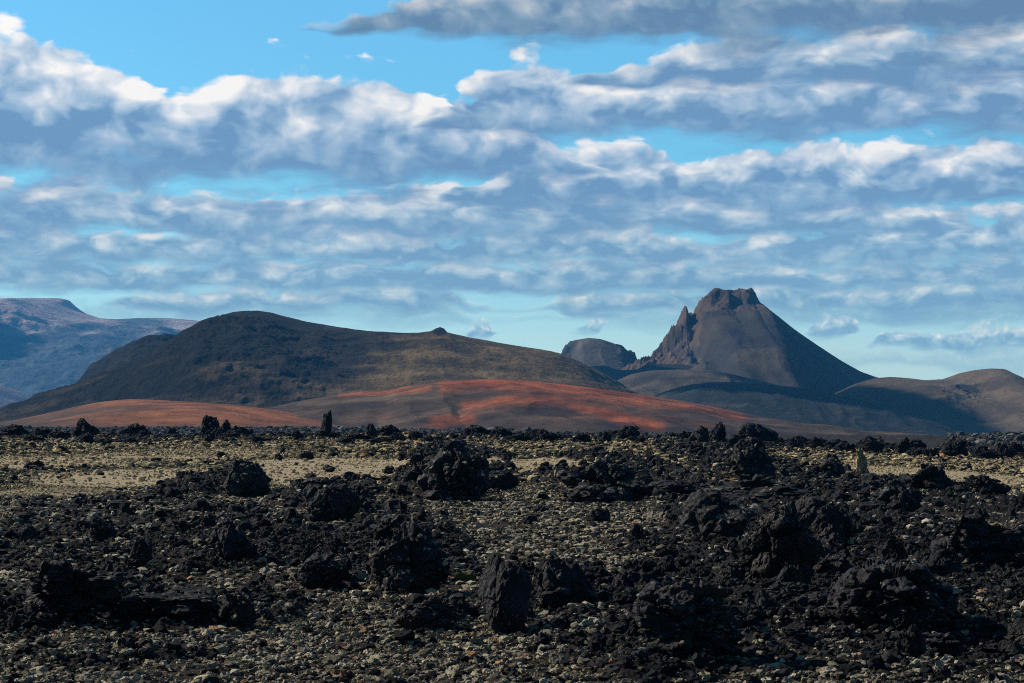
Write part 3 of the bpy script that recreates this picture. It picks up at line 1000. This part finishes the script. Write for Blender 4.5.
def proto(kind, i):
    key = (kind, i)
    if key not in PROTO:
        if kind == 'block':
            v, f = rock_shape(100 + i, 5, cuts=13, rough=0.10, frac=0.14, ncell=14)
        elif kind == 'slab':
            v, f = rock_shape(200 + i, 5, cuts=10, rough=0.16, lean=(0.25 * (-1) ** i, 0), frac=0.16, ncell=20)
        elif kind == 'spike':
            v, f = rock_shape(300 + i, 5, cuts=10, rough=0.16, spiky=0.18, taper=0.35, frac=0.22, ncell=18)
        elif kind == 'clinker':
            v, f = rock_shape(400 + i, 5, cuts=5, rough=0.20, spiky=0.10, keep=0.66, frac=0.26, ncell=24)
        elif kind == 'heap':
            v, f = rock_shape(500 + i, 6, cuts=9, rough=0.12, taper=0.30, keep=0.60, frac=0.24, ncell=30)
        elif kind == 'pillar':
            v, f = rock_shape(600 + i, 5, cuts=20, rough=0.08, taper=0.10, lean=(0.06, 0), frac=0.085, ncell=14, keep=0.62)
        elif kind == 'wedge':
            v, f = rock_shape(700 + i, 5, cuts=11, rough=0.09, taper=0.50, lean=(-0.12, 0), frac=0.14, ncell=16)
        PROTO[key] = (v, f)
    return PROTO[key]


_mesh_cache = {}


def put_rock(name, px, py, w_px, h_px, kind, i, label, group, mat=None, cat="rock", depth=0.9, rz=None, y_off=0.0, flip=False):
    """a rock whose foot stands at photo point (px, py), sized from its size in the photo"""
    mat = mat or M_ROCK
    x, y = px_to_ground(px, py)
    y = y + y_off
    x = ray(px, py)[0] * y
    w = w_px * y / FPX; h = h_px * y / FPX / (1 - SINK)
    v, f = proto(kind, i)
    key = (kind, i, mat.name)
    if key not in _mesh_cache:
        oo = mesh_np(name, v, f, mat, False)
        _mesh_cache[key] = oo
    else:
        oo = _mesh_cache[key].copy()
        oo.name = name
        COL.objects.link(oo)
    zz = float(ground_z(x, y + 0.2 * w)[0])
    zb = min(zz, float(base_height(np.array([x]), np.array([y]))[0]) + 0.15)
    oo.location = (x, y + 0.3 * w * depth, zb - h * SINK)
    oo.scale = ((-w if False else w), w * depth, h)
    oo.rotation_euler = (0, 0, rz if rz is not None else (math.pi if flip else 0.0))
    tag(oo, label, cat, group)
    return oo


G_SKY = "black rocks along the skyline row"
G_FORE = "large lava boulders of the foreground"
# named rocks: name, column, foot row, width, height, kind, variant, label, material
HERO = [
    ("lava_pillar", 503, 640, 58, 80, 'pillar', 0, "upright black lava block, tallest single rock at the front of the gravel", M_ROCK_DARK, G_FORE),
    ("lava_boulder", 570, 618, 78, 52, 'wedge', 1, "dark boulder leaning right just behind the upright black block", M_ROCK_DARK, G_FORE),
    ("lava_boulder", 425, 636, 62, 36, 'clinker', 0, "knobbly dark boulder just left of the upright black block", M_ROCK, G_FORE),
    ("lava_boulder", 70, 630, 132, 62, 'heap', 0, "broad humped black lava mass at the lower left", M_ROCK_DARK, G_FORE),
    ("lava_slab", 190, 631, 118, 32, 'slab', 1, "low flat bluish slab trailing right of the humped lava mass at the lower left", M_ROCK_DARK, G_FORE),
    ("lava_boulder", 236, 632, 42, 34, 'block', 2, "small squarish block at the right end of the low bluish slab", M_ROCK_DARK, G_FORE),
    ("lava_boulder", 232, 570, 62, 42, 'wedge', 2, "dark triangular boulder in the left middle of the rubble", M_ROCK_DARK, G_FORE),
    ("lava_boulder", 320, 592, 54, 36, 'block', 0, "dark block at the left foot of the stony mound", M_ROCK_DARK, G_FORE),
    ("lava_mound", 405, 598, 96, 76, 'heap', 1, "tall stony mound speckled with pale stones left of centre", M_ROCK, G_FORE),
    ("lava_boulder", 250, 499, 62, 40, 'wedge', 3, "flat topped grey lava boulder standing on the pale gravel at the left", M_ROCK, G_FORE),
    ("lava_boulder", 322, 508, 46, 26, 'block', 1, "low dark boulder right of the flat topped grey boulder", M_ROCK_DARK, G_FORE),
    ("lava_mound", 456, 502, 92, 60, 'heap', 2, "craggy dark rubble pile between two strips of pale sand", M_ROCK, G_FORE),
    ("lava_boulder", 497, 492, 44, 28, 'block', 3, "black blocky overhang at the right end of the craggy rubble pile", M_ROCK_DARK, G_FORE),
    ("lava_boulder", 420, 488, 40, 32, 'spike', 1, "pointed dark boulder at the left shoulder of the craggy rubble pile", M_ROCK, G_FORE),
    ("lava_mound", 605, 505, 120, 44, 'heap', 3, "long low heap of slabs right of the pale sand strip", M_ROCK, G_FORE),
    ("lava_slab", 655, 505, 84, 20, 'slab', 0, "long level slab with a pale top lying among the right hand rubble", M_ROCK, G_FORE),
    ("lava_boulder", 757, 486, 58, 46, 'wedge', 0, "large leaning triangular boulder with a lighter left face below the skyline rocks", M_ROCK, G_FORE),
    ("lava_boulder", 830, 486, 34, 28, 'block', 4, "rounded black boulder right of the large triangular boulder", M_ROCK_DARK, G_FORE),
    ("lava_pillar", 861, 482, 17, 32, 'spike', 2, "small pale lichen covered pillar among black rocks on the right", M_ROCK_PALE, G_FORE),
    ("lava_mound", 785, 600, 104, 90, 'heap', 4, "massive rounded dark lava mass at the middle right", M_ROCK_DARK, G_FORE),
    ("lava_boulder", 840, 560, 60, 50, 'wedge', 4, "dark wedge shaped boulder leaning on the massive lava mass", M_ROCK_DARK, G_FORE),
    ("lava_mound", 905, 646, 150, 74, 'heap', 5, "broad black lava heap at the lower right", M_ROCK_DARK, G_FORE),
    ("lava_mound", 690, 672, 140, 80, 'heap', 6, "wide jagged lava heap at the bottom right of centre", M_ROCK, G_FORE),
    ("lava_boulder", 985, 506, 56, 26, 'clinker', 2, "low black boulder by the pale strip near the right edge", M_ROCK_DARK, G_FORE),
    ("lava_mound", 985, 585, 110, 62, 'heap', 0, "sloping lava heap running off the right edge", M_ROCK, G_FORE),
    ("lava_slab", 740, 510, 120, 26, 'slab', 2, "tilted slab rising to the right below the triangular boulder", M_ROCK, G_FORE),
    ("lava_boulder", 900, 520, 70, 38, 'heap', 2, "dark crag in the middle of the right hand rubble", M_ROCK, G_FORE),
    # skyline
    ("skyline_rock", 210, 441, 20, 26, 'block', 5, "dark square topped rock with the steepest sides on the left skyline", M_SKY_ROCK, G_SKY),
    ("skyline_rock", 226, 441, 14, 21, 'spike', 3, "pointed rock touching the square topped rock on the left skyline", M_SKY_ROCK, G_SKY),
    ("skyline_rock", 240, 441, 26, 15, 'clinker', 1, "low lumpy rock right of the pointed rock on the left skyline", M_SKY_ROCK, G_SKY),
    ("skyline_pillar", 326, 440, 12, 28, 'pillar', 2, "slim lone black pillar in front of the orange mound", M_SKY_ROCK, G_SKY),
    ("skyline_rock", 87, 440, 34, 21, 'wedge', 5, "black cone shaped rock standing alone on the far left skyline", M_SKY_ROCK, G_SKY),
    ("skyline_rock", 12, 440, 34, 16, 'clinker', 3, "low lumpy black rock at the left end of the skyline", M_SKY_ROCK, G_SKY),
    ("skyline_rock", 40, 440, 18, 12, 'wedge', 1, "small peaked black rock between the lumpy and cone shaped rocks", M_SKY_ROCK, G_SKY),
    ("skyline_rock", 132, 440, 40, 17, 'heap', 1, "long lumpy black rock right of the cone shaped rock", M_SKY_ROCK, G_SKY),
    ("skyline_rock", 170, 440, 18, 13, 'spike', 0, "small knobbed black rock between the long lumpy rock and the square topped rock", M_SKY_ROCK, G_SKY),
    ("skyline_rock", 371, 440, 14, 15, 'spike', 4, "small black spike between the slim pillar and the craggy pile", M_SKY_ROCK, G_SKY),
    ("skyline_rock", 480, 440, 34, 14, 'clinker', 4, "jagged black rock just right of the craggy pile's top", M_SKY_ROCK, G_SKY),
    ("skyline_rock", 532, 441, 22, 12, 'clinker', 0, "small ragged black rock above the short sand strip", M_SKY_ROCK, G_SKY),
    ("skyline_rock", 630, 442, 22, 16, 'clinker', 5, "tufted looking black rock below the end of the red slope", M_SKY_ROCK, G_SKY),
    ("skyline_rock", 718, 448, 22, 25, 'spike', 5, "two pronged black rock left of the biggest skyline boulder", M_SKY_ROCK, G_SKY),
    ("skyline_rock", 758, 449, 44, 25, 'block', 6, "biggest black skyline boulder, humped, above the triangular boulder", M_SKY_ROCK, G_SKY),
    ("skyline_rock", 736, 449, 20, 13, 'block', 7, "low black block between the two pronged rock and the biggest boulder", M_SKY_ROCK, G_SKY),
    ("skyline_rock", 800, 449, 34, 12, 'heap', 3, "low ragged black rock right of the biggest skyline boulder", M_SKY_ROCK, G_SKY),
    ("skyline_rock", 836, 452, 40, 12, 'heap', 4, "long flat black rock behind the pale pillar", M_SKY_ROCK, G_SKY),
    ("skyline_rock", 873, 454, 26, 17, 'clinker', 6, "jagged black rock just right of the pale pillar", M_SKY_ROCK, G_SKY),
    ("skyline_rock", 904, 455, 20, 17, 'spike', 6, "upright black lump between the jagged rock and the round bush shaped rock", M_SKY_ROCK, G_SKY),
    ("skyline_rock", 932, 457, 18, 10, 'clinker', 7, "low black dome left of the round bush shaped rock", M_SKY_ROCK, G_SKY),
    ("skyline_rock", 957, 458, 28, 20, 'clinker', 8, "round bush shaped black rock near the right end of the skyline", M_SKY_ROCK, G_SKY),
    ("skyline_rock", 984, 459, 24, 14, 'heap', 5, "ragged low rock right of the round bush shaped rock", M_SKY_ROCK, G_SKY),
    ("skyline_rock", 1004, 460, 16, 18, 'spike', 7, "pointed black rock by the right edge of the skyline", M_SKY_ROCK, G_SKY),
]
hero_pos = []
for n_, px_, py_, w_, h_, k_, i_, lab_, m_, g_ in HERO:
    ob = put_rock(n_, px_, py_, w_, h_, k_, i_, lab_, g_, m_, "rock")
    hero_pos.append((ob.location.x, ob.location.y, ob.scale.x * 0.5))
hero_pos = np.array(hero_pos)

# the many smaller rocks of the rubble: the largest 250 are objects of their own
rng = np.random.RandomState(21)
kinds = ['block', 'spike', 'clinker', 'wedge', 'slab']
KLAB = {'block': "loose blocky black lava rock half sunk in the dark rubble",
        'spike': "loose spiky black lava rock standing in the dark rubble",
        'clinker': "loose knobbly clinker rock lying in the dark rubble",
        'wedge': "loose wedge shaped lava rock leaning in the dark rubble",
        'slab': "loose flat lava slab lying in the dark rubble"}
cand = []
while len(cand) < 250:
    px_ = rng.uniform(-20, 1044); py_ = 448 + 225 * rng.uniform(0, 1) ** 1.2
    if 465 < px_ < 600 and 600 < py_ < 672 or 20 < px_ < 260 and py_ > 612:
        continue                                   # open gravel in front of the upright block and the humped mass
    x_, y_ = px_to_ground(px_, py_)
    o_, s_ = masks(np.array([x_]), np.array([y_]))
    if s_[0] > 0.25 or rng.uniform() > 0.04 + o_[0] ** 1.5:
        continue
    cand.append((px_, py_, float(o_[0])))
def s_near(px_, py_):
    x_, y_ = px_to_ground(px_, py_ - 8)
    return masks(np.array([x_]), np.array([y_]))[1][0] > 0.2


for px_, py_, ov in cand:
    k_ = kinds[rng.choice(5, p=[.3, .15, .25, .18, .12])]
    w_ = rng.lognormal(math.log(24), 0.38) * (0.45 + 0.8 * (py_ - 440) / 240 + 0.12)
    if px_ < 480 and py_ > 590:
        w_ *= 0.5
    if s_near(px_, py_):
        w_ *= 0.55
    asp = {'block': .7, 'spike': 1.05, 'clinker': .65, 'wedge': .75, 'slab': .35}[k_] * rng.uniform(.7, 1.15)
    put_rock("lava_rock", px_, py_, w_, w_ * asp, k_, rng.randint(0, 8), KLAB[k_], "loose lava rocks in the rubble, " + k_ + " shaped",
             M_ROCK if rng.uniform() < 0.55 else M_ROCK_DARK, "rock", rz=rng.uniform(0, 6.28))
# ragged small rocks filling the skyline row
for k in range(66):
    px_ = -20 + k * 16.3 + rng.uniform(-9, 9)
    py_ = 441 + max(0, px_ - 640) * 0.045 + rng.uniform(-2, 3)
    put_rock("skyline_rock", px_, py_, rng.uniform(12, 34), rng.uniform(6, 14), ['clinker', 'heap', 'spike', 'clinker'][k % 4], rng.randint(0, 7),
             "small ragged black rock filling the skyline row between taller rocks", "small black rocks filling the skyline row", M_SKY_ROCK, "rock", y_off=rng.uniform(-4, 4))


# small dark rocks strewn on the pale strip
for k in range(34):
    put_rock("strip_rock", rng.uniform(0, 1024), rng.uniform(448, 486), rng.uniform(7, 20), rng.uniform(4, 9), ['block', 'clinker', 'heap', 'wedge'][k % 4], rng.randint(0, 7),
             "small dark rock lying on the pale sandy strip behind the black rubble", "small dark rocks on the pale sandy strip", M_ROCK, "rock", rz=rng.uniform(0, 6.28))


# ------------------------------------------------------------------ stuff: rubble and pale lichen stones
def scatter(name, pos, size, sub, mat, cols, label, cat, squash=(0.55, 0.9), nvar=12, seed=1, rough=0.3, smooth=True):
    rng = np.random.RandomState(seed)
    base_v, base_f = ICO[sub]
    vars_ = []
    for i in range(nvar):
        v, f = rock_shape(900 + i + 50 * seed, sub, cuts=10, rough=rough * 0.5, frac=rough * 0.45, ncell=7)
        v = v - np.array([0, 0, 0.38])
        vars_.append(v)
    n = len(pos)
    which = rng.randint(0, nvar, n)
    VV = np.stack(vars_)[which]                                     # n, k, 3
    a = rng.uniform(0, 2 * np.pi, n)
    ca, sa = np.cos(a)[:, None], np.sin(a)[:, None]
    sx = rng.uniform(.75, 1.3, n)[:, None]; sz = rng.uniform(*squash, n)[:, None]
    x = VV[..., 0] * sx; y = VV[..., 1]; z = VV[..., 2] * sz
    X = (x * ca - y * sa) * size[:, None] + pos[:, None, 0]
    Y = (x * sa + y * ca) * size[:, None] + pos[:, None, 1]
    Z = z * size[:, None] + pos[:, None, 2]
    k = base_v.shape[0]
    verts = np.stack([X, Y, Z], -1).reshape(-1, 3)
    faces = (base_f[None] + (np.arange(n) * k)[:, None, None]).reshape(-1, 3)
    cc = np.repeat(cols, k, 0)
    o = mesh_np(name, verts, faces, mat, smooth, None, None, cc)
    tag(o, label, cat, None, 'stuff')
    return o


def rand_ground(n, d0, d1, rng, power=1.0):
    """points spread evenly over the visible wedge of ground"""
    u = rng.uniform(0, 1, n)
    d = np.sqrt(d0 * d0 + u * (d1 * d1 - d0 * d0)) if power == 1.0 else d0 * (d1 / d0) ** u
    t = rng.uniform(-0.245, 0.245, n)
    return d * np.sin(t), d * np.cos(t)


def stone_cols(n, rng, s, y):
    b = np.clip(rng.lognormal(math.log(0.31), 0.50, n), 0.04, 0.68)
    hue = rng.uniform(0, 1, n)
    c = np.stack([b * 1.14, b * 0.99, b * (0.62 + 0.14 * hue)], 1) * 1.12
    redm = rng.uniform(0, 1, n) < 0.025
    c[redm] *= np.array([1.0, 0.62, 0.45])
    yel = sstep(y, 75, 110)
    c = c * (1 - yel[:, None]) + c * np.array([1.06, 0.97, 0.76]) * yel[:, None]
    dark = rng.uniform(0, 1, n) < 0.24
    c[dark] = np.array([0.02, 0.02, 0.022])
    c = c * (1 - s[:, None]) + (c * 0.35 + np.array([.44, .36, .22])) * s[:, None]
    return c


for (n, d0, d1, sub, smin, smax, lab) in ((60000, 25.5, 40, 2, .030, .10, "pale lichen crusted stones lying thick over the nearest ground"),
                                        (150000, 40, 100, 1, .045, .12, "small pale stones scattered over the middle of the lava field"),
                                        (150000, 100, 225, 1, .08, .28, "tan stones covering the far sunlit part of the lava field")):
    x, y = rand_ground(n, d0, d1, rng)
    o_, s_ = masks(x, y)
    cl = 0.75 * fbm(x / 1.6, y / 1.6, 41.0, 4) + 0.55 * fbm(x / 4.5, y / 9.0, 43.0, 3)
    keep = rng.uniform(0, 1, n) < np.clip((1 - 0.72 * o_) * (0.58 + 1.3 * cl) * (1 - 0.45 * sstep(s_, 0.3, 0.7)), 0.04, 1)
    x, y, o_, s_ = x[keep], y[keep], o_[keep], s_[keep]
    z = base_height(x, y) + relief(x, y, o_, s_)
    sz = rng.lognormal(0, 0.5, len(x)) * (smin + smax) / 2 * 0.85
    sz = np.clip(sz, smin * 0.7, smax * 1.9) * (1 - 0.5 * s_)
    scatter("lichen_gravel", np.stack([x, y, z], 1), sz, sub, M_PEB, stone_cols(len(x), rng, s_, y), lab, "gravel", seed=sub + int(d0), rough=0.7, smooth=False)

# pale stones caught on the mounds and boulders
PX, PY, PZ, PS = [], [], [], []
for ob_, n_st in [(o_, (90 if o_.name.startswith('lava_mound') else 16)) for o_ in bpy.data.objects if o_.name.startswith(('lava_mound', 'lava_boulder', 'lava_slab'))]:
    me_ = ob_.data
    co_ = np.empty(len(me_.polygons) * 3, np.float32); me_.polygons.foreach_get('center', co_); co_ = co_.reshape(-1, 3)
    no_ = np.empty(len(me_.polygons) * 3, np.float32); me_.polygons.foreach_get('normal', no_); no_ = no_.reshape(-1, 3)
    up_ = np.nonzero((no_[:, 2] > 0.35) & (co_[:, 2] > 0.1))[0]
    if len(up_) == 0:
        continue
    pk = co_[rng.choice(up_, n_st)]
    a_ = ob_.rotation_euler.z
    q_ = pk * np.array(ob_.scale)[None]
    PX += list(ob_.location.x + q_[:, 0] * math.cos(a_) - q_[:, 1] * math.sin(a_)); PY += list(ob_.location.y + q_[:, 0] * math.sin(a_) + q_[:, 1] * math.cos(a_))
    PZ += list(ob_.location.z + q_[:, 2]); PS += list(rng.lognormal(0, 0.4, n_st) * 0.0012 * ob_.location.y * rng.uniform(0.7, 1.3, n_st))
pxyz = np.stack([PX, PY, PZ], 1)
scatter("lichen_gravel", pxyz, np.array(PS), 2, M_PEB, stone_cols(len(PX), rng, np.zeros(len(PX)), pxyz[:, 1]), "pale stones and lichen tufts caught on the black lava mounds", "gravel", seed=77, rough=0.7, smooth=False)

# dark rubble on the outcrops
for (n, d0, d1, sub, smin, smax, lab) in ((42000, 25.5, 60, 3, .05, .20, "dark broken lava rubble between the nearer boulders"),
                                        (72000, 60, 225, 2, .10, .38, "dark broken lava rubble between the farther boulders")):
    x, y = rand_ground(n, d0, d1, rng)
    o_, s_ = masks(x, y)
    keep = rng.uniform(0, 1, n) < np.clip(o_ * 1.1 + 0.03 - s_ * 0.2, 0, 1)
    x, y, o_, s_ = x[keep], y[keep], o_[keep], s_[keep]
    z = base_height(x, y) + relief(x, y, o_, s_)
    sz = np.clip(rng.lognormal(0, 0.5, len(x)) * (smin + smax) * 0.4, smin * .6, smax * 1.5)
    b = np.clip(rng.lognormal(math.log(0.017), 0.5, len(x)), 0.006, 0.06)
    cc_ = np.stack([b, b * 1.0, b * 1.12], 1) * 0.75
    pale = rng.uniform(0, 1, len(x)) < 0.20
    cc_[pale] = np.array([0.20, 0.19, 0.155]) * rng.uniform(0.4, 1.5, (pale.sum(), 1))
    sz[pale] *= 0.55
    scatter("lava_rubble", np.stack([x, y, z], 1), sz, sub, M_RUB, cc_, lab, "rubble", (0.5, 1.1), seed=40 + sub, rough=0.6, smooth=False)

# grey rubble beyond the skyline row
n = 60000
x, y = rand_ground(n, 300, 900, rng)
keep = (fbm(x / 60, y / 60, 51.0, 3) > -0.15) & (rng.uniform(0, 1, n) < np.maximum(sstep(x / y, 0.08, -0.06), 0.9 * sstep(x / y, 0.175, 0.20)))
x, y = x[keep], y[keep]
o_, s_ = masks(x, y)
z = base_height(x, y) + relief(x, y, o_, s_)
b = np.clip(rng.lognormal(math.log(0.08), 0.6, len(x)), 0.015, 0.3)
scatter("lava_rubble", np.stack([x, y, z], 1), rng.lognormal(math.log(0.5), 0.45, len(x)), 2, M_PEB, np.stack([b, b * .96, b * .9], 1),
        "grey stony rubble beyond the row of black rocks", "rubble", (0.5, 1.0), seed=11, smooth=False)

# moss cushions
for px_, py_, w_, lab_ in ((466, 584, 22, "yellow green moss cushion between the stony mound and the upright black block"),
                           (466, 518, 9, "tiny bright yellow moss tuft below the craggy rubble pile"),
                           (536, 505, 10, "golden moss tuft on bare brown soil right of the craggy pile"),
                           (828, 541, 10, "yellow moss tuft in a cleft of the massive lava mass"),
                           (667, 563, 10, "orange yellow moss tuft on the fine grey gravel")):
    x, y = px_to_ground(px_, py_)
    v, f = rock_shape(int(px_ * 7 + py_), 4, cuts=0, rough=0.35, keep=0.9)
    w = w_ * y / FPX
    zz = float(ground_z(x, y)[0])
    ob = mesh_np("moss_cushion", v * np.array([w, w, w * 0.55]) - np.array([0, 0, w * 0.1]), f, M_MOSS, True)
    ob.location = (x, y, zz)
    tag(ob, lab_, "moss", "yellow moss cushions")

# ------------------------------------------------------------------ haze
M_HAZE = bpy.data.materials.new("thin_air")
M_HAZE.use_nodes = True
ht = M_HAZE.node_tree
ht.nodes.clear()
ho = ht.nodes.new('ShaderNodeOutputMaterial')
hv = ht.nodes.new('ShaderNodeVolumePrincipled')
hv.inputs['Color'].default_value = (0.09, 0.46, 1.0, 1)
hv.inputs['Density'].default_value = HAZE_DENSITY
hv.inputs['Anisotropy'].default_value = 0.0
ht.links.new(hv.outputs[0], ho.inputs['Volume'])
b0, b1 = np.array([-13000, -13000, -120.0]), np.array([13000, 13000, 640.0])
bv = np.array([[x, y, z] for x in (b0[0], b1[0]) for y in (b0[1], b1[1]) for z in (b0[2], b1[2])])
bf = np.array([[0, 1, 3, 2], [4, 6, 7, 5], [0, 4, 5, 1], [2, 3, 7, 6], [0, 2, 6, 4], [1, 5, 7, 3]])
hz = mesh_np("haze", bv, bf, M_HAZE, False)
tag(hz, "thin bluish air over the whole landscape", "haze", None, 'stuff')

# ------------------------------------------------------------------ unseen cumulus lumps added between the sun and the hills to cast shade
M_CLOUD, cb, cp = new_mat("white_cloud")
cp.inputs['Base Color'].default_value = (0.8, 0.8, 0.8, 1)
cp.inputs['Roughness'].default_value = 1.0
CL_V, CL_F = [], []
for k, (px_, py_, Yc, alt, rx, ry) in enumerate(((890, 425, 2620, 1000, 80, 260), (790, 402, 2350, 1000, 100, 150), 
                                                 (640, 372, 3150, 1000, 60, 160), (20, 372, 8900, 2000, 190, 400))):
    g_ = ray(px_, py_)
    tgt = np.array([g_[0] * Yc, Yc, CAMZ + g_[1] * Yc])
    pos = tgt + sun_dir * ((alt - tgt[2]) / sun_dir[2])
    v, f = rock_shape(4000 + k, 4, cuts=0, rough=0.5, keep=0.95)
    v = (v - np.array([0, 0, .5])) * np.array([rx * 2.3, ry * 2.3, min(rx, ry) * 0.7]) + pos
    CL_F.append(f + sum(len(q) for q in CL_V)); CL_V.append(v)
clo = mesh_np("clouds", np.concatenate(CL_V), np.concatenate(CL_F), M_CLOUD, True)
tag(clo, "unseen cumulus lumps added overhead to shade the hills below", "clouds", None, 'stuff')
